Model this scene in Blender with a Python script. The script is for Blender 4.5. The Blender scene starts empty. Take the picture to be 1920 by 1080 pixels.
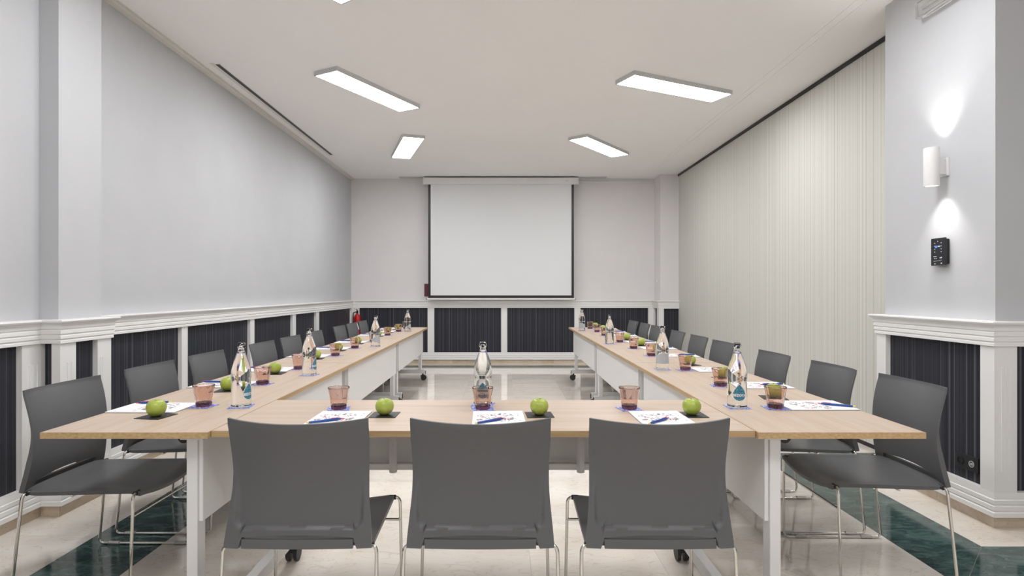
import bpy, bmesh, math, random
from mathutils import Vector, Matrix
random.seed(7)
PI = math.pi
S = bpy.context.scene
COL = S.collection

# ------------------------------------------------------------------ camera
EYE = 1.26
FPX, VX, VY = 1090.0, 944.0, 546.0        # focal length and vanishing point in photo pixels
cam = bpy.data.objects.new('camera', bpy.data.cameras.new('camera'))
COL.objects.link(cam)
cam.location = (0, 0, EYE)
cam.rotation_euler = (PI/2, 0, 0)
cam.data.sensor_width = 36
cam.data.lens = 36*FPX/1920
cam.data.shift_x = (960-VX)/1920
cam.data.shift_y = (VY-540)/1920
cam.data.clip_start = 0.05
S.camera = cam
# ------------------------------------------------------------------ world, exposure
W = bpy.data.worlds.new('world'); S.world = W; W.use_nodes = True
W.node_tree.nodes['Background'].inputs[0].default_value = (1.0, 0.95, 0.91, 1)
W.node_tree.nodes['Background'].inputs[1].default_value = 0.72
S.view_settings.view_transform = 'Standard'
S.view_settings.look = 'None'
S.view_settings.gamma = 1.0
S.view_settings.use_curve_mapping = False
S.view_settings.exposure = 0.0
LAMP = 31.0                                # brightness of the ceiling panels
SPOT = 11.0                                # watts of the wall sconce, each way

# ------------------------------------------------------------------ node materials
def mat(name, col=(.8,.8,.8), rough=.5, metal=0, spec=.5, **kw):
    m = bpy.data.materials.new(name); m.use_nodes = True
    b = m.node_tree.nodes['Principled BSDF']
    b.inputs['Base Color'].default_value = (*col, 1)
    b.inputs['Roughness'].default_value = rough
    b.inputs['Metallic'].default_value = metal
    b.inputs['Specular IOR Level'].default_value = spec
    for k, v in kw.items(): b.inputs[k.replace('_', ' ')].default_value = v
    return m
class N:
    """tiny node helper"""
    def __init__(s, m): s.t = m.node_tree; s.b = s.t.nodes['Principled BSDF']
    def n(s, typ, **kw):
        o = s.t.nodes.new(typ)
        for k, v in kw.items():
            if k.startswith('i_'):
                key = k[2:]; key = int(key) if key.isdigit() else key.replace('_', ' ')
                o.inputs[key].default_value = v
            else: setattr(o, k, v)
        return o
    def l(s, a, b): s.t.links.new(a, b)
    def ramp(s, src, stops, interp='LINEAR'):
        r = s.n('ShaderNodeValToRGB'); r.color_ramp.interpolation = interp
        e = r.color_ramp.elements
        while len(e) < len(stops): e.new(0.5)
        for q, (p, c) in zip(e, stops): q.position = p; q.color = (*c, 1)
        s.l(src, r.inputs[0]); return r
    def pos(s, scale, world=True):
        mp = s.n('ShaderNodeMapping'); mp.inputs['Scale'].default_value = scale
        if world: s.l(s.n('ShaderNodeNewGeometry').outputs['Position'], mp.inputs[0])
        else: s.l(s.n('ShaderNodeTexCoord').outputs['Object'], mp.inputs[0])
        return mp.outputs[0]
    def bump(s, src, strength, dist=.001):
        b = s.n('ShaderNodeBump'); b.inputs['Strength'].default_value = strength; b.inputs['Distance'].default_value = dist
        s.l(src, b.inputs['Height']); s.l(b.outputs[0], s.b.inputs['Normal'])

def noisy(name, c1, c2, scale, rough, world=True, detail=4, p=(.35,.65), bump=0, **kw):
    m = mat(name, c1, rough, **kw); h = N(m)
    t = h.n('ShaderNodeTexNoise', i_Scale=1.0, i_Detail=detail)
    h.l(h.pos(scale, world), t.inputs[0])
    h.l(h.ramp(t.outputs[0], [(p[0], c1), (p[1], c2)]).outputs[0], h.b.inputs['Base Color'])
    if bump: h.bump(t.outputs[0], bump)
    return m

M = {}
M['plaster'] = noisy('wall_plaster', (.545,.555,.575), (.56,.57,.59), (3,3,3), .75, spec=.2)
M['plaster_back_lifted'] = noisy('back_wall_plaster_lifted', (.78,.76,.765), (.80,.775,.78), (3,3,3), .75, spec=.2)  # wall plaster with brightness put into the colour, lifting the dimmer back
M['ceiling'] = noisy('ceiling_paint', (.925,.91,.90), (.935,.92,.91), (1.5,1.5,1.5), .8, spec=.15)
M['trim'] = mat('white_trim_paint', (.89,.885,.875), .38, spec=.4)
M['ceiltrim'] = mat('cream_trim_paint', (.76,.74,.69), .5)
M['white'] = mat('white_lacquer', (.80,.80,.80), .4)
M['black'] = mat('black_plastic', (.012,.012,.013), .4)
M['rubber'] = mat('dark_rubber', (.03,.03,.032), .55)
M['chrome'] = mat('chrome_steel', (.72,.70,.66), .13, 1.0)
M['alu'] = mat('satin_aluminium', (.62,.62,.62), .4, .3)
M['grey_plastic'] = noisy('grey_chair_plastic', (.108,.110,.114), (.115,.117,.121), (400,400,400), .42, world=False, spec=.4)
M['clear'] = mat('clear_plastic', (.9,.9,.9), .1, Transmission_Weight=.85, IOR=1.45)
M['bottle'] = mat('bottle_glass', (.97,.985,.98), .0, Transmission_Weight=1.0, IOR=1.36)
M['tumbler'] = mat('rose_glass', (.875,.715,.655), .0, Transmission_Weight=1.0, IOR=1.45)
M['tumbler_base'] = mat('plum_glass', (.24,.08,.14), .03, Transmission_Weight=1.0, IOR=1.45)
M['emit'] = mat('lamp_diffuser', (.9,.9,.9), .5)
M['emit'].node_tree.nodes['Principled BSDF'].inputs['Emission Color'].default_value = (.98,.985,1,1)
M['emit'].node_tree.nodes['Principled BSDF'].inputs['Emission Strength'].default_value = LAMP
M['emit2'] = mat('sconce_lens', (.9,.9,.9), .5)
M['emit2'].node_tree.nodes['Principled BSDF'].inputs['Emission Color'].default_value = (1,.96,.92,1)
M['emit2'].node_tree.nodes['Principled BSDF'].inputs['Emission Strength'].default_value = 4
M['screen'] = mat('screen_fabric', (.80,.815,.83), .85, spec=.1)
M['paper'] = mat('white_paper', (.84,.84,.86), .7)
M['red'] = mat('red_enamel', (.55,.012,.02), .3)
M['maroon'] = mat('maroon_plate', (.12,.02,.035), .4)
M['bluepen'] = mat('blue_pen_plastic', (.01,.07,.32), .3)
M['redpen'] = mat('red_pen_plastic', (.75,.05,.07), .3)
M['yellowpen'] = mat('yellow_pen_plastic', (.8,.65,.08), .35)
M['slate'] = mat('black_coaster_board', (.014,.014,.017), .5)
M['shade'] = mat('charcoal_socket_plastic', (.02,.021,.023), .45)
M['led_w'] = mat('display_white', (.1,.1,.1), .4); M['led_b'] = mat('display_blue', (.02,.1,.4), .4)
for k, c in (('led_w', (.9,.9,.95)), ('led_b', (.08,.3,.9))):
    b = M[k].node_tree.nodes['Principled BSDF']
    b.inputs['Emission Color'].default_value = (*c, 1); b.inputs['Emission Strength'].default_value = .7

def stripes(name, stops, freq, rough, bump):
    """vertical stripes of uneven width: one-dimensional noise along the wall (x+y)"""
    m = mat(name, stops[0][1], rough, spec=.3); h = N(m)
    g = h.n('ShaderNodeNewGeometry'); sp = h.n('ShaderNodeSeparateXYZ'); h.l(g.outputs['Position'], sp.inputs[0])
    ad = h.n('ShaderNodeMath', operation='ADD'); h.l(sp.outputs[0], ad.inputs[0]); h.l(sp.outputs[1], ad.inputs[1])
    t = h.n('ShaderNodeTexNoise', noise_dimensions='1D', i_Scale=freq, i_Detail=2.0, i_Roughness=.75)
    h.l(ad.outputs[0], t.inputs['W'])
    h.l(h.ramp(t.outputs[0], stops).outputs[0], h.b.inputs['Base Color'])
    h.bump(t.outputs[0], bump, .002)
    return m
M['darkstripe'] = stripes('dark_striped_wallcovering', [(.3,(.018,.020,.027)), (.5,(.028,.030,.040)), (.60,(.045,.047,.058)), (.72,(.11,.11,.125))], 48, .5, .3)
M['creamstripe'] = stripes('cream_striped_panel', [(.25,(.53,.52,.45)), (.45,(.62,.615,.565)), (.6,(.665,.66,.615)), (.8,(.74,.735,.70))], 42, .55, .3)

def marble(name, cols, vein, scale, rough, p=(.3,.5,.7)):
    m = mat(name, cols[0], rough, spec=.5); h = N(m)
    oi = h.n('ShaderNodeObjectInfo')
    g = h.n('ShaderNodeNewGeometry'); ml = h.n('ShaderNodeVectorMath', operation='ADD')
    cb = h.n('ShaderNodeCombineXYZ'); mu = h.n('ShaderNodeMath', operation='MULTIPLY'); mu.inputs[1].default_value = 37.0
    h.l(oi.outputs['Random'], mu.inputs[0]); h.l(mu.outputs[0], cb.inputs[2])
    h.l(g.outputs['Position'], ml.inputs[0]); h.l(cb.outputs[0], ml.inputs[1])
    mp = h.n('ShaderNodeMapping'); mp.inputs['Scale'].default_value = scale; mp.inputs['Rotation'].default_value = (0,0,.5)
    h.l(ml.outputs[0], mp.inputs[0])
    t = h.n('ShaderNodeTexNoise', i_Scale=1.0, i_Detail=7.0, i_Roughness=.6, i_Distortion=.8)
    h.l(mp.outputs[0], t.inputs[0])
    r = h.ramp(t.outputs[0], list(zip(p, cols)))
    v = h.n('ShaderNodeTexNoise', i_Scale=2.3, i_Detail=5.0, i_Distortion=1.6); h.l(mp.outputs[0], v.inputs[0])
    vr = h.ramp(v.outputs[0], [(.485,(0,0,0)), (.5,(.35,.35,.35)), (.515,(0,0,0))])
    mx = h.n('ShaderNodeMix', data_type='RGBA'); h.l(vr.outputs[0], mx.inputs[0]); h.l(r.outputs[0], mx.inputs[6])
    mx.inputs[7].default_value = (*vein, 1)
    hs = h.n('ShaderNodeHueSaturation'); h.l(mx.outputs[2], hs.inputs['Color'])
    mr = h.n('ShaderNodeMapRange'); mr.inputs[3].default_value = .94; mr.inputs[4].default_value = 1.05
    h.l(oi.outputs['Random'], mr.inputs[0]); h.l(mr.outputs[0], hs.inputs['Value'])
    h.l(hs.outputs[0], h.b.inputs['Base Color'])
    return m
M['marble'] = marble('cream_marble', [(.75,.68,.60), (.81,.75,.675), (.85,.80,.735)], (.45,.36,.26), (1.6,3.2,1.6), .045)
M['green'] = marble('green_marble', [(.013,.034,.033), (.040,.080,.073), (.10,.165,.148)], (.16,.21,.19), (9,20,9), .09)
M['skirt'] = marble('tan_marble', [(.52,.42,.31), (.62,.52,.40), (.68,.59,.48)], (.28,.2,.13), (3,3,5), .25)
M['grout'] = mat('floor_bed', (.5,.43,.35), .6)

def wood(name, c1, c2, c3, scale):
    m = mat(name, c1, .42, spec=.35); h = N(m)
    p = h.pos(scale, False)
    t = h.n('ShaderNodeTexNoise', i_Scale=1.0, i_Detail=6.0, i_Roughness=.62, i_Distortion=.35); h.l(p, t.inputs[0])
    r = h.ramp(t.outputs[0], [(.3,c1), (.5,c2), (.72,c3)])
    h.l(r.outputs[0], h.b.inputs['Base Color']); h.bump(t.outputs[0], .08)
    return m
M['oak'] = wood('light_oak_laminate', (.49,.375,.28), (.545,.43,.34), (.585,.475,.385), (1.6,22,22))
M['oakedge'] = wood('oak_edge_band', (.42,.28,.14), (.52,.36,.19), (.60,.44,.26), (3,60,120))

def apple_mat():
    m = mat('green_apple_skin', (.3,.45,.04), .28, spec=.5); h = N(m)
    t = h.n('ShaderNodeTexNoise', i_Scale=22.0, i_Detail=3.0); h.l(h.n('ShaderNodeTexCoord').outputs['Object'], t.inputs[0])
    r = h.ramp(t.outputs[0], [(.3,(.31,.40,.055)), (.55,(.41,.49,.085)), (.75,(.50,.55,.15))])
    v = h.n('ShaderNodeTexVoronoi', i_Scale=170.0); h.l(h.n('ShaderNodeTexCoord').outputs['Object'], v.inputs[0])
    vr = h.ramp(v.outputs[0], [(.08,(1,1,1)), (.16,(0,0,0))])
    mx = h.n('ShaderNodeMix', data_type='RGBA'); h.l(vr.outputs[0], mx.inputs[0]); h.l(r.outputs[0], mx.inputs[6]); mx.inputs[7].default_value = (.5,.6,.2,1)
    h.l(mx.outputs[2], h.b.inputs['Base Color'])
    return m
M['apple'] = apple_mat()
M['stem'] = mat('apple_stem', (.08,.05,.02), .7)

def print_mat():
    """white sheet with a band of small doodled marks in black, grey and red"""
    m = mat('printed_sheet', (.84,.84,.86), .65); h = N(m)
    tc = h.n('ShaderNodeTexCoord'); gen = tc.outputs['Generated']; ob = tc.outputs['Object']
    n1 = h.n('ShaderNodeTexNoise', i_Scale=60.0, i_Detail=2.0, i_Distortion=1.2); h.l(ob, n1.inputs[0])
    marks = h.ramp(n1.outputs[0], [(.56,(0,0,0)), (.585,(1,1,1))])
    n2 = h.n('ShaderNodeTexNoise', i_Scale=26.0, i_Detail=1.0); h.l(ob, n2.inputs[0])
    colr = h.ramp(n2.outputs[0], [(.42,(.06,.06,.07)), (.5,(.25,.25,.27)), (.55,(.6,.12,.14)), (.6,(.08,.08,.09))], 'CONSTANT')
    sp = h.n('ShaderNodeSeparateXYZ'); h.l(gen, sp.inputs[0])
    band = h.ramp(sp.outputs[1], [(.30,(0,0,0)), (.34,(1,1,1)), (.80,(1,1,1)), (.86,(0,0,0))])
    bx_ = h.ramp(sp.outputs[0], [(.06,(0,0,0)), (.1,(1,1,1)), (.9,(1,1,1)), (.94,(0,0,0))])
    m1 = h.n('ShaderNodeMath', operation='MULTIPLY'); h.l(marks.outputs[0], m1.inputs[0]); h.l(band.outputs[0], m1.inputs[1])
    m2 = h.n('ShaderNodeMath', operation='MULTIPLY'); h.l(m1.outputs[0], m2.inputs[0]); h.l(bx_.outputs[0], m2.inputs[1])
    mx = h.n('ShaderNodeMix', data_type='RGBA'); h.l(m2.outputs[0], mx.inputs[0]); mx.inputs[6].default_value = (.84,.84,.87,1); h.l(colr.outputs[0], mx.inputs[7])
    h.l(mx.outputs[2], h.b.inputs['Base Color'])
    return m
M['print'] = print_mat()
def coaster_mat():
    m = mat('blue_printed_coaster', (.1,.15,.55), .6); h = N(m)
    tc = h.n('ShaderNodeTexCoord')
    n1 = h.n('ShaderNodeTexNoise', i_Scale=110.0, i_Detail=1.0); h.l(tc.outputs['Object'], n1.inputs[0])
    r = h.ramp(n1.outputs[0], [(.50,(.10,.15,.60)), (.57,(.62,.66,.86))])
    h.l(r.outputs[0], h.b.inputs['Base Color']); return m
M['coaster'] = coaster_mat()
M['drop'] = noisy('teal_label', (.01,.10,.19), (.10,.36,.46), (260,260,260), .35, world=False, p=(.4,.62))
M['label_white'] = mat('label_white', (.8,.82,.84), .4)

# ------------------------------------------------------------------ mesh helpers
def box(bm, x0, x1, y0, y1, z0, z1, mtx=None, bevel=0):
    ps = [(x0,y0,z0),(x1,y0,z0),(x1,y1,z0),(x0,y1,z0),(x0,y0,z1),(x1,y0,z1),(x1,y1,z1),(x0,y1,z1)]
    v = [bm.verts.new(mtx @ Vector(p) if mtx else p) for p in ps]
    fs = [bm.faces.new([v[i] for i in q]) for q in ((3,2,1,0),(4,5,6,7),(0,1,5,4),(1,2,6,5),(2,3,7,6),(3,0,4,7))]
    if bevel:
        es = list({e for f in fs for e in f.edges})
        bmesh.ops.bevel(bm, geom=es, offset=bevel, segments=2, affect='EDGES', profile=.6)
def fillet(pts, rad, n=5):
    out = [Vector(pts[0])]
    for a, b, c in zip(pts, pts[1:], pts[2:]):
        a, b, c = Vector(a), Vector(b), Vector(c)
        d1 = (a-b); d2 = (c-b); r = min(rad, d1.length*.48, d2.length*.48)
        p, q = b + d1.normalized()*r, b + d2.normalized()*r
        for i in range(n+1):
            t = i/n; out.append((1-t)**2*p + 2*t*(1-t)*b + t*t*q)
    out.append(Vector(pts[-1])); return out
def tube(bm, pts, r, seg=8, cap=True):
    pts = [Vector(p) for p in pts]; rings = []
    up = Vector((.123,.456,.789)).normalized()
    for i, p in enumerate(pts):
        t = (pts[min(i+1,len(pts)-1)] - pts[max(i-1,0)]).normalized()
        u = up - t*up.dot(t)
        if u.length < 1e-4: u = t.orthogonal()
        u.normalize(); up = u; w = t.cross(u)
        rr = r[i] if isinstance(r, (list, tuple)) else r
        rings.append([bm.verts.new(p + u*math.cos(2*PI*k/seg)*rr + w*math.sin(2*PI*k/seg)*rr) for k in range(seg)])
    for a, b in zip(rings, rings[1:]):
        for k in range(seg): bm.faces.new((a[k], a[(k+1)%seg], b[(k+1)%seg], b[k]))
    if cap: bm.faces.new(rings[0][::-1]); bm.faces.new(rings[-1])
def lathe(bm, prof, seg=32, rad=None, off=(0,0,0)):
    """prof: (r, z) from bottom axis round to the end; r == 0 closes on the axis"""
    rings = []
    for i, (r, z) in enumerate(prof):
        if r <= 1e-6: rings.append([bm.verts.new((off[0], off[1], off[2]+z))])
        else:
            rings.append([bm.verts.new((off[0]+math.cos(2*PI*k/seg)*r*(rad(i,k) if rad else 1), off[1]+math.sin(2*PI*k/seg)*r*(rad(i,k) if rad else 1), off[2]+z)) for k in range(seg)])
    for a, b in zip(rings, rings[1:]):
        if len(a) == 1 and len(b) == 1: continue
        for k in range(seg):
            if len(a) == 1: bm.faces.new((a[0], b[(k+1)%seg], b[k]))
            elif len(b) == 1: bm.faces.new((a[k], a[(k+1)%seg], b[0]))
            else: bm.faces.new((a[k], a[(k+1)%seg], b[(k+1)%seg], b[k]))
def mesh(bm, name, m, smooth=0):
    me = bpy.data.meshes.new(name)
    bmesh.ops.recalc_face_normals(bm, faces=bm.faces[:]) if smooth != 'keep' else None
    bm.to_mesh(me); bm.free(); me.materials.append(m)
    if smooth:
        for p in me.polygons: p.use_smooth = True
        if smooth != 'keep' and smooth < 3: me.set_sharp_from_angle(angle=smooth)
    return me
def link(name, me, parent=None, loc=(0,0,0), rz=0):
    o = bpy.data.objects.new(name, me); COL.objects.link(o)
    o.location = loc; o.rotation_euler = (0,0,rz); o.parent = parent
    return o
def obj(name, bm, m, parent=None, smooth=0, loc=(0,0,0), rz=0):
    return link(name, mesh(bm, name, m, smooth), parent, loc, rz)
def tag(o, label, cat, group=None):
    o['label'] = label; o['category'] = cat
    if group: o['group'] = group
    return o
def thing(name, label, cat, loc=(0,0,0), rz=0, group=None):
    return tag(link(name, None, None, loc, rz), label, cat, group)
def struct(o): o['kind'] = 'structure'; return o
def dup(root, loc, rz, label):
    def cp(o, par):
        c = o.copy(); COL.objects.link(c); c.parent = par
        for ch in o.children: cp(ch, c)
        return c
    r = cp(root, None); r.location = loc; r.rotation_euler = (0,0,rz); r['label'] = label
    return r
B = bmesh.new
def one_box(name, m, parent, *dims, bevel=0, loc=(0,0,0), rz=0):
    bm = B(); box(bm, *dims, bevel=bevel); return obj(name, bm, m, parent, 0, loc, rz)
def at(px, py, z):
    """photo pixel on the horizontal plane at height z -> world x, y"""
    d = FPX*(EYE-z)/(py-VY); return Vector(((px-VX)/FPX*d, d, z))

# ------------------------------------------------------------------ room shell
CEIL = 3.23
YB = 10.19
wall_paths = [[(-2.62,-1.2),(-2.62,3.28),(-2.51,3.28),(-2.51,3.63),(-2.67,3.63),(-2.67,YB),(2.645,YB),(2.645,9.80),(2.95,9.80)],
              [(2.95,4.02),(2.64,4.02),(2.64,3.12),(3.7,3.12),(3.7,-1.2)]]
RAIL = [(0,1.10),(.072,1.10),(.074,1.092),(.070,1.084),(.058,1.076),(.052,1.064),(.052,1.050),(.046,1.047),(.046,1.043),(.051,1.039),(.051,1.022),(.045,1.018),(.045,1.014),(.049,1.010),(.049,.994),(.043,.990),(.043,.986),(.046,.982),(.046,.968),(.036,.966),(0,.966)]
BASE = [(0,.190),(.036,.190),(.040,.160),(.040,.156),(.046,.152),(.046,.132),(.042,.129),(.042,.125),(.050,.121),(.050,.100),(.046,.097),(.046,.093),(.056,.089),(.056,.066),(0,.066)]
def offsets(path):
    """for every vertex of the path: the mitred unit offset towards the room (right of the travel direction)"""
    res = []
    ns = []
    for a, b in zip(path, path[1:]):
        d = Vector((b[0]-a[0], b[1]-a[1])).normalized(); ns.append(Vector((d.y, -d.x)))
    for i in range(len(path)):
        if i == 0: res.append(ns[0])
        elif i == len(path)-1: res.append(ns[-1])
        else:
            m = ns[i-1] + ns[i]; res.append(m / (1 + ns[i-1].dot(ns[i])))
    return res, ns
def sweep(prof, a, b, oa, ob):
    bm = B(); r0, r1 = [], []
    for o, z in prof:
        r0.append(bm.verts.new((a[0]+oa.x*o, a[1]+oa.y*o, z))); r1.append(bm.verts.new((b[0]+ob.x*o, b[1]+ob.y*o, z)))
    n = len(prof)
    for i in range(n): bm.faces.new((r0[i], r0[(i+1)%n], r1[(i+1)%n], r1[i]))
    bm.faces.new(r0[::-1]); bm.faces.new(r1)
    return bm
def wall(name, path, i, panels, thick=.12, wainscot=True, flutes=()):
    pl = M['plaster_back_lifted'] if 'back' in name else M['plaster']
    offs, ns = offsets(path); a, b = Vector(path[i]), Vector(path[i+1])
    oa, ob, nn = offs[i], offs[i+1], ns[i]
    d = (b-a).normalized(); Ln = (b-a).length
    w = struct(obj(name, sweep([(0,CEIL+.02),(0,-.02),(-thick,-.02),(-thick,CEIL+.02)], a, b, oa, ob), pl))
    if not wainscot: return w
    obj('chair_rail', sweep(RAIL, a, b, oa, ob), M['trim'], w)
    obj('base_moulding', sweep(BASE, a, b, oa, ob), M['trim'], w)
    k = max(1, round(Ln/.6))
    for j in range(k):        # stone skirting in pieces
        p, q = a + d*(Ln*j/k), a + d*(Ln*(j+1)/k)
        o0 = oa if j == 0 else nn; o1 = ob if j == k-1 else nn
        obj('skirting_stone', sweep([(0,.067),(.03,.067),(.03,0),(0,0)], p+d*.0006, q-d*.0006, o0, o1), M['skirt'], w)
    for f in flutes:          # slim raised reeds on the wide corner stiles
        p, q = a + d*(f-.004), a + d*(f+.004)
        obj('reed', sweep([(.030,.86),(.0395,.855),(.0395,.305),(.030,.30)], p, q, nn, nn), M['trim'], w)
    edges = sorted(panels); prev = 0.0
    def slab(nm, t0, t1, dep, m, z0=.188, z1=.968):
        p, q = a + d*t0, a + d*t1
        o0 = oa if t0 <= 1e-6 else nn; o1 = ob if t1 >= Ln-1e-6 else nn
        obj(nm, sweep([(0,z1),(dep,z1),(dep,z0),(0,z0)], p, q, o0, o1), m, w)
    for t0, t1 in edges:
        if t0 > prev + 1e-4: slab('stile', prev, t0, .036, M['trim'])
        slab('wainscot_panel', t0, t1, .004, M['darkstripe'])
        prev = t1
    if prev < Ln - 1e-4: slab('stile', prev, Ln, .036, M['trim'])
    return w
P0, P1 = wall_paths
wall('wall_left_front', P0, 0, [(.1,1.35),(1.45,2.7),(2.8,4.32)], flutes=(4.365,4.395,4.425))
wall('wall_left_return', P0, 1, [(.037,.098)])
wall('wall_left_pillar', P0, 2, [(.085,.265)], flutes=(.02,.05,.29,.31))
wall('wall_left_inset', P0, 3, [])
wall('wall_left', P0, 4, [(.03,1.13),(1.22,2.42),(2.52,3.64),(3.75,4.55),(4.68,6.45)])
wall('wall_back', P0, 5, [(.15,1.345),(1.46,2.63),(2.735,3.91),(4.015,5.20)])
wall('wall_back_return', P0, 6, [(.10,.30)])
wall('wall_back_pillar', P0, 7, [(.05,.33)])
wall('wall_right_return', P1, 0, [(.06,.25)])
wall('wall_right_pillar', P1, 1, [(.06,.845)])
wall('wall_right_face', P1, 2, [(.085,.98)], flutes=(.005,.03,.055))
wall('wall_right_front', P1, 3, [(.1+1.05*i, 1.05+1.05*i) for i in range(4)])

# floor: a bed with marble tiles and a green border on it
fl = struct(one_box('floor', M['grout'], None, -2.8, 3.85, -1.2, 10.35, -.12, -.003))
tile_meshes = {}
def tile(name, x0, x1, y0, y1, m):
    g = .0004; key = (round(x1-x0,4), round(y1-y0,4), m.name)
    if key not in tile_meshes:
        hx, hy = (x1-x0)/2-g, (y1-y0)/2-g
        bm = B(); box(bm, -hx, hx, -hy, hy, -.0025, 0); tile_meshes[key] = mesh(bm, name, m)
    link(name, tile_meshes[key], fl, ((x0+x1)/2, (y0+y1)/2, 0))
def tiles(name, x0, x1, y0, y1, m, sx, sy):
    nx = max(1, round((x1-x0)/sx)); ny = max(1, round((y1-y0)/sy))
    for i in range(nx):
        for j in range(ny):
            tile(name, x0+(x1-x0)*i/nx, x0+(x1-x0)*(i+1)/nx, y0+(y1-y0)*j/ny, y0+(y1-y0)*(j+1)/ny, m)
SL0, SL1 = -2.10, -1.70                     # green border along the left wall
SR0, SR1 = 1.95, 2.36                       # green border round the right pillar
SB0, SB1 = 9.50, 9.86                       # green border along the back wall
tiles('floor_tile', -2.67, SL0, -1.2, 10.19, M['marble'], .6, .61)
tiles('green_border_tile', SL0, SL1, -1.2, SB0, M['green'], .4, 1.2)
tiles('green_border_tile', SL0, 2.96, SB0, SB1, M['green'], 1.2, .4)
tiles('floor_tile', SL0, 2.96, SB1, 10.19, M['marble'], .6, .6)
tiles('floor_tile', SL1, SR0, -1.2, 2.46, M['marble'], .61, .61)
tiles('floor_tile', SL1, SR0, 2.46, 4.53, M['marble'], .61, .69)
tiles('floor_tile', SL1, SR0, 4.53, SB0, M['marble'], .61, .61)
tiles('floor_tile', SR0, 2.96, 4.53, SB0, M['marble'], .51, .61)
tiles('floor_tile', SR0, 3.7, -1.2, 2.46, M['marble'], .6, .61)
tiles('floor_tile', SR1, 3.7, 2.87, 4.12, M['marble'], .67, .61)
tiles('green_border_tile', SR1, 3.1, 4.12, 4.53, M['green'], 1.2, .5)
def quad_tile(pts):
    cx = sum(p[0] for p in pts)/4; cy = sum(p[1] for p in pts)/4
    bm = B(); sh = lambda p: (p[0]-cx, p[1]-cy)
    lo = [bm.verts.new((*sh(p), -.0025)) for p in pts]; hi = [bm.verts.new((*sh(p), 0)) for p in pts]
    bm.faces.new(hi); bm.faces.new(lo[::-1])
    for i in range(4): bm.faces.new((lo[i], lo[(i+1)%4], hi[(i+1)%4], hi[i]))
    obj('green_border_tile', bm, M['green'], fl, loc=(cx,cy,0))
e = .0008
quad_tile([(SR0,2.46+e*2),(SR1,2.87+e*2),(SR1,3.5),(SR0,3.5)])
quad_tile([(SR0,3.5+e),(SR1,3.5+e),(SR1,4.12-e),(SR0,4.53-e)])
quad_tile([(SR0+e*2,2.46),(3.1,2.46),(3.1,2.87),(SR1+e*2,2.87)])
quad_tile([(3.1+e,2.46),(3.7,2.46),(3.7,2.87),(3.1+e,2.87)])
quad_tile([(SR0+e*2,4.53),(SR1+e,4.12+e),(SR1+e*1.1,4.3),(SR1+e,4.53)])

# ceiling with cornice strips, slot diffusers
ce = struct(one_box('ceiling', M['ceiling'], None, -2.8, 3.85, -1.2, 10.35, CEIL, CEIL+.12))
one_box('cornice_strip', M['ceiltrim'], ce, -2.672, -2.62, 3.63, YB, CEIL-.028, CEIL+.001)
one_box('cornice_strip', M['ceiltrim'], ce, -2.615, -2.605, 3.63, YB, CEIL-.006, CEIL+.001)
for x in (2.40, 2.47):
    bm = B(); box(bm, x-.012, x+.012, -1.2, 9.75, CEIL-.004, CEIL+.001); obj('ceiling_bead', bm, M['ceiling'], ce)
# sliding partition: striped panels between two dark tracks
XP = 2.95
pw = struct(one_box('wall_right', M['black'], None, XP+.03, XP+.09, 4.02, 9.80, 0, CEIL))
for i in range(6):
    y0 = 4.05+1.13*i; y1 = min(y0+1.13, 9.80)
    if i == 0: y0 = 4.02
    bm = B(); box(bm, XP, XP+.03, y0+.0015, y1-.0015, .035, CEIL-.035, bevel=.002)
    obj('partition_panel', bm, M['creamstripe'], pw)
one_box('top_track', M['black'], pw, XP-.012, XP+.03, 4.02, 9.80, CEIL-.034, CEIL-.002)
one_box('bottom_seal', M['black'], pw, XP+.002, XP+.03, 4.02, 9.80, .001, .034)

# ------------------------------------------------------------------ ceiling lamps
LZ = CEIL-.036
def lamp_from(corners):
    ps = [at(px, py, LZ) for px, py in corners]
    c = sum(ps, Vector())/4
    lg = (ps[2]-ps[1]) if (ps[2]-ps[1]).length > (ps[1]-ps[0]).length else (ps[1]-ps[0])
    return c, math.atan2(lg.y, lg.x)
def lamp_meshes():
    L, Wd = .60, .14
    fr = B(); t = .012
    box(fr, -L, L, -Wd, -Wd+t, -.002, .036); box(fr, -L, L, Wd-t, Wd, -.002, .036)
    box(fr, -L, -L+t, -Wd+t, Wd-t, -.002, .036); box(fr, L-t, L, -Wd+t, Wd-t, -.002, .036)
    bk = B(); box(bk, -L+t, L-t, -Wd+t, Wd-t, .024, .036)
    df = B(); box(df, -L+t, L-t, -Wd+t, Wd-t, .001, .008)
    return mesh(fr,'frame',M['alu']), mesh(bk,'back_plate',M['white']), mesh(df,'diffuser',M['emit'])
LM = lamp_meshes()
def ceiling_lamp(c, ang, label):
    t = thing('ceiling_lamp', label, 'ceiling lamp', (c[0], c[1], LZ), ang, 'tilted flat ceiling lamps')
    for n, me in zip(('frame','back_plate','diffuser'), LM): link(n, me, t)
for corners, lab in (
    ([(588,140),(630,131),(788,203),(749,211)], 'long white light panel on the ceiling, nearer one on the left'),
    ([(1157,158),(1191,140),(1370,176),(1333,192)], 'long white light panel on the ceiling, nearer one on the right'),
    ([(733,296),(755,256),(801,259),(767,298)], 'far left ceiling light panel, the one turned steeply towards the screen'),
    ([(1066,264),(1104,256),(1180,289),(1143,295)], 'far right ceiling light panel, the one closest to the screen casing')):
    c, a = lamp_from(corners); ceiling_lamp(c, a, lab)
k = at(640, 9, LZ)
ang = math.radians(55)
ceiling_lamp((k.x - math.cos(ang)*.60 + math.sin(ang)*.14 , k.y - math.sin(ang)*.60 - math.cos(ang)*.14), ang, 'ceiling light panel cut off by the top edge, only its corner showing')
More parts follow.
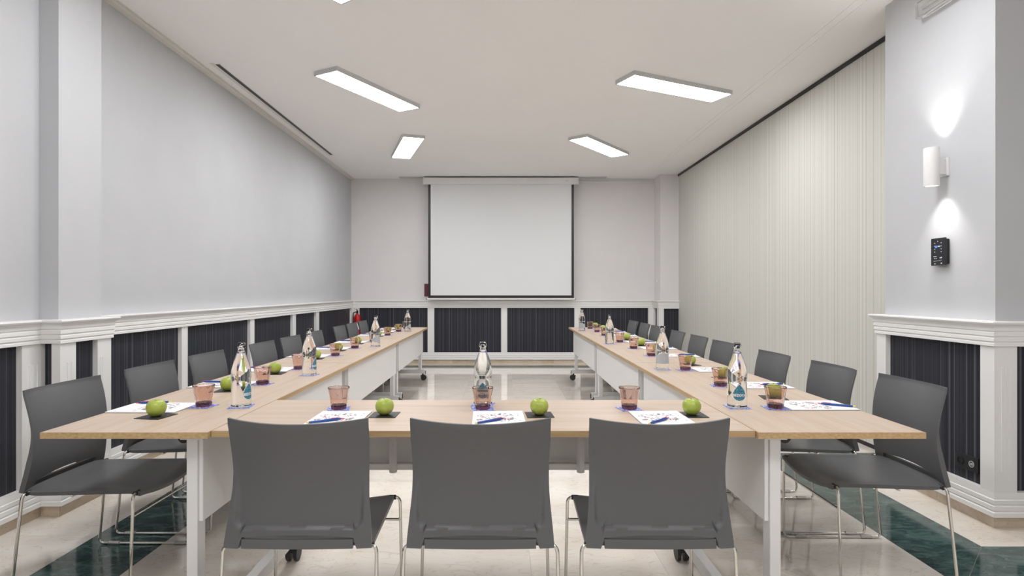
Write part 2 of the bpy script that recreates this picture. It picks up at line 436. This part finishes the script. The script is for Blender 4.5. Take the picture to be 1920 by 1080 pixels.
for x, y, a, w in ((1.45,3.1,20,'just above its top edge on the right'),(-1.1,.6,60,'added overhead on the left of the camera as fill light'),(1.3,.4,25,'added overhead on the right of the camera as fill light')):  # the two by the camera are added, unseen, to help light the room
    ceiling_lamp((x, y), math.radians(a), 'ceiling light panel out of the picture, ' + w)

# slot diffusers
t = thing('slot_diffuser', 'long narrow ceiling air slot with a black gap along left wall', 'air vent', (-2.50, 6.7, CEIL))
y0, y1 = at(403,118,CEIL).y-6.7, at(622,291,CEIL).y-6.7
one_box('slot', M['black'], t, .0, .038, y0+.03, y1-.03, -.003, .0)
one_box('flange', M['ceiltrim'], t, -.035, .0, y0, y1, -.004, 0)
one_box('flange', M['ceiltrim'], t, .038, .048, y0, y1, -.004, 0)
for sx, x0, x1, lab in ((0,-1.80,-1.36,'grey linear air vent in the ceiling left of the screen casing'), (1,1.28,1.78,'grey linear air vent in the ceiling right of the screen casing')):
    t = thing('linear_vent', lab, 'air vent', ((x0+x1)/2, 10.06, CEIL)); h = (x1-x0)/2
    one_box('frame', M['alu'], t, -h, h, -.06, -.045, -.008, 0); one_box('frame', M['alu'], t, -h, h, .045, .06, -.008, 0)
    for q in range(3): one_box('blade', M['alu'], t, -h, h, -.03+.024*q, -.018+.024*q, -.007, 0)

# ------------------------------------------------------------------ projection screen
sc = thing('projection_screen', 'large pull-down projection screen with black border on the back wall', 'screen', (-.04, 10.0, 1.06))
s0 = FPX/10.0
xl, xr = (803-VX)/s0+.04, (1076-VX)/s0+.04
zt, zb = EYE+(VY-346)/s0-1.06, EYE+(VY-559)/s0-1.06
one_box('fabric', M['screen'], sc, xl+.04, xr-.04, -.004, 0, zb+.045, zt)
bm = B(); box(bm, xl, xl+.042, -.0045, .0005, zb, zt); obj('black_border', bm, M['black'], sc)
bm = B(); box(bm, xr-.042, xr, -.0045, .0005, zb, zt); obj('black_border', bm, M['black'], sc)
bm = B(); box(bm, xl+.042, xr-.042, -.0045, .0005, zb, zb+.047); obj('black_border', bm, M['black'], sc)
cz = EYE+(VY-334)/s0-1.06
c_l, c_r = (795-VX)/s0+.04, (1083-VX)/s0+.04
one_box('casing', M['white'], sc, c_l, c_r, -.06, .06, zt-.003, cz, bevel=.006)
one_box('end_cap', M['white'], sc, c_l-.012, c_l, -.064, .064, zt-.008, cz+.004)
one_box('end_cap', M['white'], sc, c_r, c_r+.012, -.064, .064, zt-.008, cz+.004)
bm = B(); tube(bm, [(xl-.02,-.002,zb-.016),(xr+.02,-.002,zb-.016)], .018, 12); obj('bottom_bar', bm, M['white'], sc, 1)
for x in (xl-.03, xr+.022): one_box('bar_cap', M['black'], sc, x, x+.008, -.014, .010, zb-.030, zb-.002)
for x in (-.9,.98): one_box('bracket', M['alu'], sc, x-.02, x+.02, .058, .189, cz-.06, cz-.02)
one_box('badge', M['alu'], sc, c_r-.21, c_r-.17, -.0615, -.06, zt+.05, zt+.06)
t = one_box('cable_trunking', M['white'], None, 1.27, 2.57, 10.165, 10.19, 3.155, 3.185, bevel=.003)
tag(t, 'thin white cable duct along the top of the back wall beside screen', 'cable duct')
t = thing('wall_plate', 'narrow dark red plate on the wall half hidden behind the screen edge', 'sign', (-1.335, 10.19, 1.15))
one_box('plate', M['maroon'], t, -.05, .05, -.02, 0, .02, .24, bevel=.004); one_box('top_clip', M['white'], t, -.03, .03, -.025, 0, .24, .30, bevel=.004)

# fire extinguisher in the corner
t = thing('fire_extinguisher', 'small red fire extinguisher on the wall in the back left corner', 'extinguisher', (-2.535, 10.08, .50))
bm = B(); lathe(bm, [(0,0),(.05,0),(.056,.01),(.056,.30),(.045,.34),(.02,.365),(.02,.38),(0,.38)], 20); obj('cylinder', bm, M['red'], t, .7)
bm = B(); lathe(bm, [(.0565,.10),(.0575,.10),(.0575,.22),(.0565,.22)], 20); obj('paper_label', bm, M['paper'], t, .7)
bm = B(); lathe(bm, [(0,.375),(.018,.375),(.018,.42),(0,.42)], 12); obj('valve', bm, M['black'], t, .7)
bm = B(); tube(bm, [(0,.02,.42),(0,-.05,.445)], .008, 6); tube(bm, [(0,.02,.405),(0,-.05,.40)], .006, 6); obj('lever', bm, M['black'], t)
bm = B(); tube(bm, fillet([(-.015,0,.40),(-.07,0,.39),(-.065,-.01,.2)], .04), .009, 6); obj('hose', bm, M['rubber'], t, 1)
one_box('wall_hook', M['alu'], t, -.012, .012, .05, .106, .33, .36)

# small switch on the back pillar
t = thing('light_switch', 'small white switch on the side of the far right pillar', 'switch', (2.645, 10.0, 1.44))
one_box('plate', M['white'], t, -.016, 0, -.04, .04, -.045, .045, bevel=.003); one_box('rocker', M['white'], t, -.020, -.014, -.02, .02, -.03, .03, bevel=.002)

# ------------------------------------------------------------------ things on the right pillar
sy = 3.47
t = thing('wall_sconce', 'white cylinder wall lamp shining up and down on the right pillar', 'wall lamp', (2.64, sy, 2.0))
bm = B(); lathe(bm, [(.034,-.112),(.040,-.114),(.041,-.11),(.041,.11),(.040,.114),(.034,.112),(.034,.075),(0,.075),(0,-.075),(.034,-.075),(.034,-.112)], 32, off=(-.085,0,0)); obj('cylinder', bm, M['white'], t, .6)
one_box('bracket', M['white'], t, -.05, -.012, -.018, .018, -.045, .045, bevel=.003)
one_box('mounting_plate', M['white'], t, -.012, 0, -.03, .03, -.055, .055, bevel=.003)
for s in (-1, 1):
    bm = B(); lathe(bm, [(0,.076*s),(.032,.076*s),(.032,.079*s),(0,.079*s)], 20, off=(-.085,0,0)); obj('lens', bm, M['emit2'], t)
    ld = bpy.data.lights.new('sconce_light', 'SPOT'); ld.energy = SPOT; ld.spot_size = math.radians(88); ld.spot_blend = 1.0
    ld.shadow_soft_size = .02; ld.color = (1,.96,.92)
    lo = bpy.data.objects.new('sconce_light', ld); COL.objects.link(lo); lo.parent = t
    lo.location = (-.085, 0, .095*s); lo.rotation_euler = (PI if s > 0 else 0, 0, 0)
py_ = 3.49
t = thing('control_panel', 'black touch control panel with tiny icons below the wall lamp', 'control panel', (2.64, py_, 1.497))
one_box('back_box', M['black'], t, -.022, 0, -.052, .052, -.075, .075, bevel=.006)
one_box('touch_face', mat('black_glass', (.018,.02,.024), .12), t, -.033, -.021, -.058, .058, -.083, .083, bevel=.006)
def icon(pts, m, nm):
    bm = B()
    for y, z, w, h in pts: box(bm, -.0338, -.0328, y-w, y+w, z-h, z+h)
    o = obj(nm, bm, m, t)
icon([(.012,.03,.008,.007)], M['led_b'], 'blue_icon')
ic = [(-.010,.032,.010,.003), (.0,.062,.002,.003)]
for z in (.052,.034,.016,-.001): ic += [(.024,z,.003,.002), (-.028,z,.003,.002)]
ic += [(.030-.0075*q, -.057+.0006*q, .0012,.0015) for q in range(9)] + [(.022,-.028,.012,.0015), (.026,-.040,.003,.002), (.012,-.040,.003,.002), (-.020,-.038,.003,.003), (-.030,-.036,.004,.003), (.022,-.072,.005,.002), (-.03,-.07,.005,.003)]
for q in ic: icon([q], M['led_w'], 'white_icon')

t = thing('emergency_light', 'clear plastic emergency light batten high on the right pillar', 'emergency light', (2.64, 3.45, 2.96))
one_box('back_tray', M['white'], t, -.02, 0, -.20, .18, .01, .09, bevel=.003)
one_box('cover', M['clear'], t, -.065, -.021, -.21, .19, 0, .10, bevel=.006)
bm = B(); tube(bm, [(-.04,-.17,.05),(-.04,.15,.05)], .010, 10); obj('tube', bm, M['white'], t, 1)

t = thing('wall_socket', 'black double power socket low on the dark wainscot panel', 'socket', (2.636, 3.30, .29))
one_box('plate', M['shade'], t, -.010, 0, -.082, .082, -.042, .042, bevel=.002)
bm = B(); lathe(bm, [(.019,.0),(.024,.0),(.024,.003),(.019,.003),(.019,0)], 24)
for v in bm.verts: v.co = Vector((-.010-v.co.z, v.co.y+.04, v.co.x))
obj('socket_ring', bm, M['black'], t)
bm = B(); lathe(bm, [(0,.0),(.018,.0),(.018,.001),(0,.001)], 24)
for v in bm.verts: v.co = Vector((-.010-v.co.z, v.co.y+.04, v.co.x))
obj('socket_well', bm, M['black'], t)
bm = B(); lathe(bm, [(.014,.0),(.018,.0),(.018,.004),(.014,.004),(.014,0)], 20)
for v in bm.verts: v.co = Vector((-.010-v.co.z, v.co.y-.04, v.co.x))
obj('data_ring', bm, M['alu'], t)
one_box('data_jack', M['alu'], t, -.0125, -.0095, -.047, -.033, -.006, .006)

# ------------------------------------------------------------------ folding tables
TZ, TT, TW = .742, .023, .615
def make_table(L, panel_z):
    r = link('folding_table', None)
    hl, hw = L/2-.0015, TW/2
    one_box('tabletop', M['oak'], r, -hl+.002, hl-.002, -hw+.002, hw-.002, TZ-TT, TZ)
    bm = B()
    for a in (-1, 1):
        box(bm, -hl, hl, min(a*hw, a*(hw-.002)), max(a*hw, a*(hw-.002)), TZ-TT, TZ-.0007)
        box(bm, min(a*hl, a*(hl-.002)), max(a*hl, a*(hl-.002)), -hw+.002, hw-.002, TZ-TT, TZ-.0007)
    obj('edge_band', bm, M['oakedge'], r)
    yp = hw-.095; xp = hl-.10
    for a in (-1, 1):
        leg = one_box('leg', M['white'], r, a*xp-.03, a*xp+.03, yp-.021, yp+.021, .15, TZ-TT-.02, bevel=.004)
        one_box('foot', M['white'], leg, a*xp-.021, a*xp+.021, -.28, .28, .095, .15, bevel=.005)
        for y in (-.25, .25):
            c = B()
            tube(c, [(a*xp,y,.095),(a*xp,y,.055)], .011, 8)
            box(c, a*xp-.012, a*xp+.012, y-.03, y+.03, .050, .072, bevel=.004)
            cc = obj('caster', c, M['black'], leg)
            w = B()
            for s in (-1, 1):
                tube(w, [(a*xp+s*.010,y+.012,.0375),(a*xp+s*.026,y+.012,.0375)], .0375, 20)
            obj('caster', w, M['rubber'], leg, .6)
            one_box('brake_tab', M['black'], leg, a*xp-.006, a*xp+.006, y+(.031 if y > 0 else -.039), y+(.039 if y > 0 else -.031), .085, .135)
        one_box('top_bracket', M['white'], r, a*xp-.03, a*xp+.03, yp-.045, yp+.04, TZ-TT-.022, TZ-TT)
        bm = B(); tube(bm, [(a*(xp-.05),yp-.075,TZ-TT-.032),(a*(xp-.075),yp-.075,TZ-TT-.032)], .024, 20); kb = obj('tilt_knob', bm, M['black'], r, .6)
    one_box('modesty_panel', M['white'], r, -xp-.02, xp+.02, yp+.021, yp+.037, panel_z, TZ-TT-.022, bevel=.003)
    one_box('stretcher', M['white'], r, -xp+.02, xp-.02, yp-.03, yp, panel_z+.005, panel_z+.035, bevel=.004)
    for x in (-.425, .425):
        s = B(); tube(s, [(x,yp-.04,panel_z),(x,yp-.04,TZ-TT)], .018, 10); su = obj('panel_support', s, M['white'], r, .6)
        s = B(); tube(s, [(x-.10 if x > 0 else x-.05,yp-.05,TZ-TT),(x-.012,yp-.05,TZ-TT-.09),(x+.01,yp-.04,TZ-TT-.09)], .005, 6); obj('stay', s, M['white'], su)
    return r
Y0, LT = 2.13, 2.07
tb = make_table(LT, .385)
XL, XR = -1.3925, 1.2425                    # centre lines of the two rows
order = ['nearest the camera', 'in the middle of the row', 'nearest the projection screen']
for i in range(3):
    for sx, X, rz, side in ((0, XL, -PI/2, 'left'), (1, XR, PI/2, 'right')):
        lab = f'oak-topped white folding table in the {side} row, {order[i]}'
        loc = (X, Y0+LT*(i+.5), 0)
        if i == 0 and sx == 0: r = tb; r.location = loc; r.rotation_euler = (0,0,rz)
        else: r = dup(tb, loc, rz, lab)
        tag(r, lab, 'table', 'folding tables set in a U')
ct = make_table(2.02, .44)
ct.location = (-.075, 2.155+TW/2, 0)
tag(ct, 'oak-topped white folding table across the front, joining the two rows', 'table', 'folding tables set in a U')

# ------------------------------------------------------------------ chairs
def sstep(a, b, x):
    t = max(0, min(1, (x-a)/(b-a))); return t*t*(3-2*t)
def shell(nu, nv, f, thick):
    """closed thin shell over a grid; f(u,v) -> point, thick(u,v) -> rear thickness"""
    bm = B()
    P = [[Vector(f(-1+2*i/nu, j/nv)) for i in range(nu+1)] for j in range(nv+1)]
    A, C = [], []
    for j in range(nv+1):
        ra, rc = [], []
        for i in range(nu+1):
            du = P[j][min(i+1,nu)] - P[j][max(i-1,0)]; dv = P[min(j+1,nv)][i] - P[max(j-1,0)][i]
            n = du.cross(dv).normalized()
            ra.append(bm.verts.new(P[j][i])); rc.append(bm.verts.new(P[j][i] - n*thick(-1+2*i/nu, j/nv)))
        A.append(ra); C.append(rc)
    for j in range(nv):
        for i in range(nu):
            bm.faces.new((A[j][i], A[j][i+1], A[j+1][i+1], A[j+1][i])); bm.faces.new((C[j][i], C[j+1][i], C[j+1][i+1], C[j][i+1]))
    for j in range(nv):
        bm.faces.new((A[j][0], A[j+1][0], C[j+1][0], C[j][0])); bm.faces.new((A[j][nu], C[j][nu], C[j+1][nu], A[j+1][nu]))
    for i in range(nu):
        bm.faces.new((A[0][i], C[0][i], C[0][i+1], A[0][i+1])); bm.faces.new((A[nv][i], A[nv][i+1], C[nv][i+1], C[nv][i]))
    return bm
ZB0, ZB1 = .424, .848
def back_bottom(u):
    x = abs(u)
    return ZB0 + (.034 + .012*math.cos(x/.78*PI/2))*sstep(.80, .76, x)
def back_f(u, v):
    zb = back_bottom(u); z = zb + (ZB1 - .008*(1-u*u) - zb)*v
    h = (z-ZB0)/(ZB1-ZB0)
    hw = .226 + .012*sstep(.45, 0, h) - .004*math.sin(PI*min(1, h*1.2))
    y = -.238 + .032*math.sin(PI*min(1, h*1.05)*.9) - .016*h*h
    bulge = .010 + .052*h
    return (u*hw, y - bulge*(1-u*u), z)
def back_t(u, v):
    """rear thickness: a raised U-shaped rim round a sunken panel with rounded lower corners"""
    x, y, z = back_f(u, v)
    h = (z-ZB0)/(ZB1-ZB0); arch = .492 - .010*u*u; rr = .030
    qx = abs(x) - (.203 - rr); qz = (arch + rr) - z
    d = math.hypot(max(qx,0), max(qz,0)) + min(max(qx,qz), 0) - rr
    return -.007 - .013*sstep(-.005, .005, d)*sstep(.62, .25, h)
def seat_f(u, v):
    hw = .238 - .012*v
    y = -.238 + .478*v - .006*(1-u*u)*(1-v)**3 + .012*(1-u*u)*v**3
    z = .433 + .010*v - .024*(1-u*u)*(.15+.85*v) + .012*(1-u**4)*sstep(.12,0,v) - .012*sstep(.9,1.0,v) - .004*sstep(.85,1,abs(u))
    return (u*hw, y, z)
def make_chair():
    r = link('conference_chair', None)
    obj('backrest', shell(92, 72, back_f, back_t), M['grey_plastic'], r, .9)
    obj('seat', shell(24, 24, seat_f, lambda u, v: .016-.006*sstep(.12,0,v)), M['grey_plastic'], r, .9)
    def ins_f(u, v):
        p = back_f(u*.765, 0); zz = ZB0+.004 + .029*v
        return (p[0], -.238 - .010*(1-(u*.765)**2) - .0195 + .004*v, zz)
    obj('seat_tail', shell(40, 6, ins_f, lambda u, v: .012), M['grey_plastic'], r, .9)
    R = .0062
    for s in (-1, 1):
        pts = [(s*.20,.218,.424),(s*.248,.222,.424),(s*.258,.215,R),(s*.258,-.275,R),(s*.252,-.232,.427),(s*.20,-.222,.424)]
        bm = B(); tube(bm, fillet(pts, .028, 5), R, 10); lg = obj('leg', bm, M['chrome'], r, 1)
        for y in (.13, -.20):
            bm = B(); box(bm, s*.258-.009, s*.258+.009, y-.028, y+.028, .0, .016, bevel=.003); obj('glide', bm, M['clear'], lg)
        for y, z, x in ((.219,.424,.226),(-.224,.425,.236)):
            bm = B(); tube(bm, [(s*(x-.02),y,z),(s*(x+.006),y,z)], .0095, 12); obj('socket', bm, M['black'], lg, .6)
    bm = B(); tube(bm, [(-.252,.219,.335),(.252,.219,.335)], .0055, 10); obj('crossbar', bm, M['chrome'], r, 1)
    bm = B(); tube(bm, [(-.21,-.06,.405),(.21,-.06,.405)], .0055, 8); obj('seat_support', bm, M['chrome'], r, 1)
    return r
ch0 = make_chair(); used = [False]
def chair(x, y, rz, label):
    if not used[0]:
        used[0] = True; r = ch0; r.location = (x,y,0); r.rotation_euler = (0,0,rz)
    else: r = dup(ch0, (x,y,0), rz, label)
    tag(r, label, 'chair', 'grey plastic chairs round the tables'); return r
ordn = ['first','second','third','fourth','fifth','sixth','seventh','eighth','ninth']
CL = [2.635,3.27,3.89,4.69,5.30,5.97,6.90,7.50,8.08]
CR = [2.71,3.27,3.90,4.75,5.35,6.00,6.90,7.47,8.10]
XCL = [-1.74,-1.735,-1.735,-1.70,-1.695,-1.695,-1.70,-1.71,-1.71]
XCR = [1.645,1.60,1.565,1.545,1.55,1.55,1.57,1.565,1.56]
FX = [-.668,-.075,.508]
for i in range(9):
    far = {0:'nearest the camera', 8:'farthest, by the back wall'}.get(i, f'{ordn[i]} from the camera')
    chair(XCL[i], CL[i], -PI/2 + random.uniform(-.02,.02), f'grey chair with chrome legs in the left row, {far}')
    chair(XCR[i], CR[i], PI/2 + random.uniform(-.02,.02), f'grey chair with chrome legs in the right row, {far}')
for x, n in zip(FX, ('left','middle','right')):
    chair(x, 2.14, 0, f'grey plastic chair seen from behind at the front table, {n} of three')

# ------------------------------------------------------------------ table ware
def rounded_square(bm, h, t, r):
    box(bm, -h, h, -h, h, 0, t, bevel=r)
def make_glass():
    r = link('drinking_glass', None); H = .095
    fac = lambda amt: (lambda i, k: 1 - amt[min(i, len(amt)-1)]*(1-abs(math.cos(5*(2*PI*k/60)))))
    prof = [(.0352,.016),(.0365,.03),(.040,.055),(.0435,.075),(.0462,.090),(.0468,H-.001),(.0458,H),(.0448,H-.001),(.0440,.090),(.0412,.075),(.0378,.055),(.0342,.03),(.0325,.019),(0,.018)]
    am = [.07,.07,.06,.04,.012,0,0,0,.01,.03,.05,.06,.06,0]
    bm = B(); lathe(bm, [(0,.0157)] + prof, 60, fac([0]+am)); obj('glass_wall', bm, M['tumbler'], r, 3)
    bm = B(); lathe(bm, [(0,.0),(.031,.0),(.0330,.003),(.0350,.0155),(0,.0155)], 60, fac([0,.05,.06,.07,0])); obj('thick_base', bm, M['tumbler_base'], r, 1)
    return r
def make_apple():
    r = link('green_apple', None); bm = B(); prof = []
    n = 16
    for i in range(n+1):
        a = -PI/2 + PI*i/n
        rr = .0385*math.cos(a)**.82 if abs(math.cos(a)) > 1e-6 else 0
        z = .036 + .034*math.sin(a) + (.0 if a < 0 else .002)
        dr = math.hypot(rr, 0)/.0385
        if a > 0: z -= .011*max(0, 1-dr/.45)**2
        else: z += .007*max(0, 1-dr/.40)**2; rr *= 1-.10*math.sin(-a)
        prof.append((max(rr,0), z))
    lathe(bm, prof, 28, lambda i, k: 1+.018*math.cos(5*2*PI*k/28)+.012*math.cos(2*PI*k/28))
    zmin = min(v.co.z for v in bm.verts)
    for v in bm.verts: v.co.z -= zmin
    top = prof[-1][1] - zmin
    obj('skin', bm, M['apple'], r, 3)
    bm = B(); tube(bm, [(0,0,top-.002),(.001,.001,top+.004),(.003,.002,top+.009)], [.0012,.0013,.0019], 6); obj('stem', bm, M['stem'], r, 1)
    return r
def make_pad():
    r = link('notepad', None)
    one_box('back_cover', M['black'], r, -.105, .105, -.1485, .1485, 0, .0012)
    one_box('pages', M['paper'], r, -.105, .105, -.1485, .1485, .0012, .0042)
    one_box('printed_sheet', M['print'], r, -.105, .105, -.1485, .1485, .0042, .0046)
    return r
def make_pen():
    r = link('ballpoint_pen', None)
    bm = B(); lathe(bm, [(0,0),(.0042,.0),(.0046,.02),(.0052,.085),(.0048,.110),(.0030,.125),(0,.125)], 12)
    for v in bm.verts: v.co = Vector((v.co.x, v.co.z-.065, v.co.y+.0053))
    obj('barrel', bm, M['bluepen'], r, 1)
    bm = B(); lathe(bm, [(0,.1255),(.0026,.1255),(.0022,.133),(.0007,.139),(0,.139)], 10)
    for v in bm.verts: v.co = Vector((v.co.x, v.co.z-.065, v.co.y+.0053))
    obj('tip', bm, M['redpen'], r, 1)
    bm = B(); lathe(bm, [(0,-.0005),(.0028,-.0005),(.0028,-.010),(0,-.010)], 10)
    for v in bm.verts: v.co = Vector((v.co.x, v.co.z-.065, v.co.y+.0053))
    obj('push_button', bm, M['yellowpen'], r, .6)
    one_box('clip', M['redpen'], r, -.0018, .0018, .02, .055, .0103, .0118)
    return r
def bottle_r(z):
    pr = BOT
    for (r0,z0),(r1,z1) in zip(pr, pr[1:]):
        if z0 <= z <= z1 and z1 > z0: return r0 + (r1-r0)*(z-z0)/(z1-z0)
    return pr[-1][0]
BOT = [(.034,.0),(.0405,.001),(.0425,.006),(.0425,.012),(.0420,.05),(.0405,.105),(.0402,.118),(.0412,.124),(.0424,.135),(.0422,.150),(.0398,.170),(.0360,.188),(.0308,.205),(.0250,.221),(.0190,.237),(.0146,.250),(.0130,.258),(.0142,.261),(.0142,.268),(.0128,.271),(.0128,.277)]
def make_bottle():
    r = link('water_bottle', None)
    bm = B(); lathe(bm, [(0,.0)] + BOT + [(.0100,.277),(.0100,.258),(.0120,.246),(.0145,.238),(0,.238)], 40)
    obj('glass_body', bm, M['bottle'], r, 3)
    cp = B(); lathe(cp, [(0,.277),(.0135,.277),(.0142,.279),(.0142,.284),(.0125,.286),(0,.286)], 24); cap = obj('stopper', cp, M['black'], r, .6)
    bm = B()
    for s in (-1, 1): tube(bm, fillet([(s*.0155,0,.262),(s*.0165,-.004,.270),(s*.0135,-.012,.283),(0,-.016,.284)], .006, 4), .0011, 6)
    tube(bm, fillet([(-.0155,0,.264),(-.010,-.0165,.262),(.010,-.0165,.262),(.0155,0,.264)], .006, 4), .0011, 6)
    obj('wire_bail', bm, M['chrome'], cap, 1)
    bm = B(); lathe(bm, [(0,0),(.006,0),(.006,.0025),(.0,.0025)], 16)
    for v in bm.verts: v.co = Vector((v.co.x, -.0150-v.co.z, v.co.y+.267))
    obj('swing_catch', bm, M['black'], cap)
    # droplet label wrapped on the front (-Y side)
    def wrap(x, z, off):
        rr = bottle_r(z) + off; a = x/rr - PI/2
        return Vector((math.cos(a)*rr, math.sin(a)*rr, z))
    def droplet(k, off, m, nm, par):
        bm = B(); n = 20; rows = []
        for j in range(n+1):
            z = -.024*k + (.060*k)*j/n
            if z < 0: w = math.sqrt(max(0, (.024*k)**2 - z*z))
            else: w = .024*k*(1 - z/(.036*k))**1.0*(1+.55*z/(.036*k)) if z < .036*k else 0
            rows.append([bm.verts.new(wrap(w*(-1+2*i/10), .062+z, off)) for i in range(11)])
        for a, b in zip(rows, rows[1:]):
            for i in range(10): bm.faces.new((a[i], a[i+1], b[i+1], b[i]))
        bmesh.ops.remove_doubles(bm, verts=bm.verts[:], dist=1e-6)
        return obj(nm, bm, m, par, 3)
    lb = droplet(1.30, .0004, M['label_white'], 'label', r)
    droplet(1.2, .0008, M['drop'], 'label_print', lb)
    cu = bpy.data.curves.new('lettering', 'FONT'); cu.body = 'BEZOYA'; cu.size = .0150; cu.align_x = 'CENTER'; cu.align_y = 'CENTER'
    cu.offset = .0007; cu.resolution_u = 2
    to = bpy.data.objects.new('lettering_source', cu); COL.objects.link(to)
    bpy.context.view_layer.update()
    me = bpy.data.meshes.new_from_object(to.evaluated_get(bpy.context.evaluated_depsgraph_get()))
    bpy.data.objects.remove(to); bpy.data.curves.remove(cu)
    for v in me.vertices: v.co = wrap(v.co.x, .0570+v.co.y, .0014)
    me.materials.clear(); me.materials.append(M['label_white'])
    link('lettering', me, lb)
    return r
pool = {}
makers = {'drinking_glass': make_glass, 'green_apple': make_apple, 'notepad': make_pad, 'ballpoint_pen': make_pen, 'water_bottle': make_bottle}
def put(kind, loc, rz, label, cat, group):
    if kind not in pool: r = pool[kind] = makers[kind](); r.location = loc; r.rotation_euler = (0,0,rz)
    else: r = dup(pool[kind], loc, rz, label)
    return tag(r, label, cat, group)
bm = B(); rounded_square(bm, .056, .0022, .0006); ME_SLATE = mesh(bm, 'black_coaster', M['slate'])
bm = B(); rounded_square(bm, .048, .0012, .0003); ME_BLUE = mesh(bm, 'paper_coaster', M['coaster'])
def place(side, idx, who, gl, ap, pad, pen):
    """one setting: gl, ap = (x,y); pad = (x,y,rz); pen = (x,y,rz)"""
    z = TZ + .0003
    j = random.uniform
    tag(link('paper_coaster', ME_BLUE, None, (gl[0], gl[1], z), j(-.25,.25)), f'blue paper coaster under glass {who}', 'coaster', 'blue coasters on the tables')
    put('drinking_glass', (gl[0], gl[1], z+.0014), j(0,6), f'empty rose tinted tumbler {who}', 'glass', 'rose tumblers on the tables')
    tag(link('black_coaster', ME_SLATE, None, (ap[0], ap[1], z), j(-.2,.2) + (0 if side == 'F' else PI/2)), f'black coaster under apple {who}', 'coaster', 'black coasters on the tables')
    put('green_apple', (ap[0], ap[1], z+.0024), j(0,6), f'green apple on black coaster {who}', 'apple', 'green apples on the tables')
    put('notepad', (pad[0], pad[1], z), pad[2], f'white printed notepad {who}', 'notepad', 'notepads on the tables')
    put('ballpoint_pen', (pen[0], pen[1], z+.0048), pen[2], f'blue pen on the notepad {who}', 'pen', 'pens on the notepads')
for i in range(9):
    nth = {0:'nearest the camera', 8:'at the far end by the screen'}.get(i, f'{ordn[i]} seat from the camera')
    c = CL[i]; j = random.uniform
    ap = (-1.435, c-.235+j(-.01,.01)); gl = (-1.345+j(-.015,.015), c-.035+j(-.015,.015))
    if i == 6: gl = (-1.356, c-.10)
    place('L', i, f'on the left row, {nth}', gl, ap, (-1.545, c-.06, -PI/2+j(-.02,.02)), (-1.625 if i else -1.60, c-.01 + (.03 if i == 0 else j(-.03,.03)), PI/2+j(-.25,.25)))
    c = CR[i]
    ap = (1.31, c+(.105 if i == 0 else .18)+j(-.01,.01)); gl = (1.185+j(-.01,.01), c-.10+j(-.01,.01))
    if i == 0: gl = (1.205, 2.576)
    place('R', i, f'on the right row, {nth}', gl, ap, (1.398, c-.085, PI/2+j(-.02,.02)), (1.468 if i else 1.487, c-.09 + (-.02 if i == 0 else j(-.02,.04)), PI/2+(-.55 if i == 0 else j(-.3,.2))))
for i, n in enumerate(('left','middle','right')):
    who = f'on the front table before the {n} chair'
    gx = [-.724,-.0914,.553][i]; ax = [-.497,.150,.786][i]; pxx = [-.668,-.02,.642][i]
    place('F', i, who, (gx, 2.555), (ax, 2.43), (pxx, 2.345, [0,.03,0.02][i]), (pxx-.03, 2.283, [-1.0,-.9,-.8][i]))
for x, y, a, lab in ((-1.178,2.61,75,'left row, nearest the camera'), (-1.198,3.587,80,'left row, second from the camera'), (-1.20,5.45,170,'left row, third from the camera'), (-1.23,7.46,150,'left row, farthest by the screen'),
                     (1.045,2.60,-8,'right row, nearest the camera, droplet label facing out'), (1.054,3.856,160,'right row, second from the camera'), (1.04,5.70,-95,'right row, third from the camera'), (1.02,7.55,180,'right row, farthest by the screen'),
                     (-.094,2.655,0,'front table behind the middle glass')):
    z = TZ + .0003
    tag(link('paper_coaster', ME_BLUE, None, (x, y, z), random.uniform(-.3,.3)), f'blue paper coaster under bottle, {lab}', 'coaster', 'blue coasters on the tables')
    put('water_bottle', (x, y, z+.0014), math.radians(a), f'clear glass water bottle, {lab}', 'bottle', 'glass water bottles on the tables')
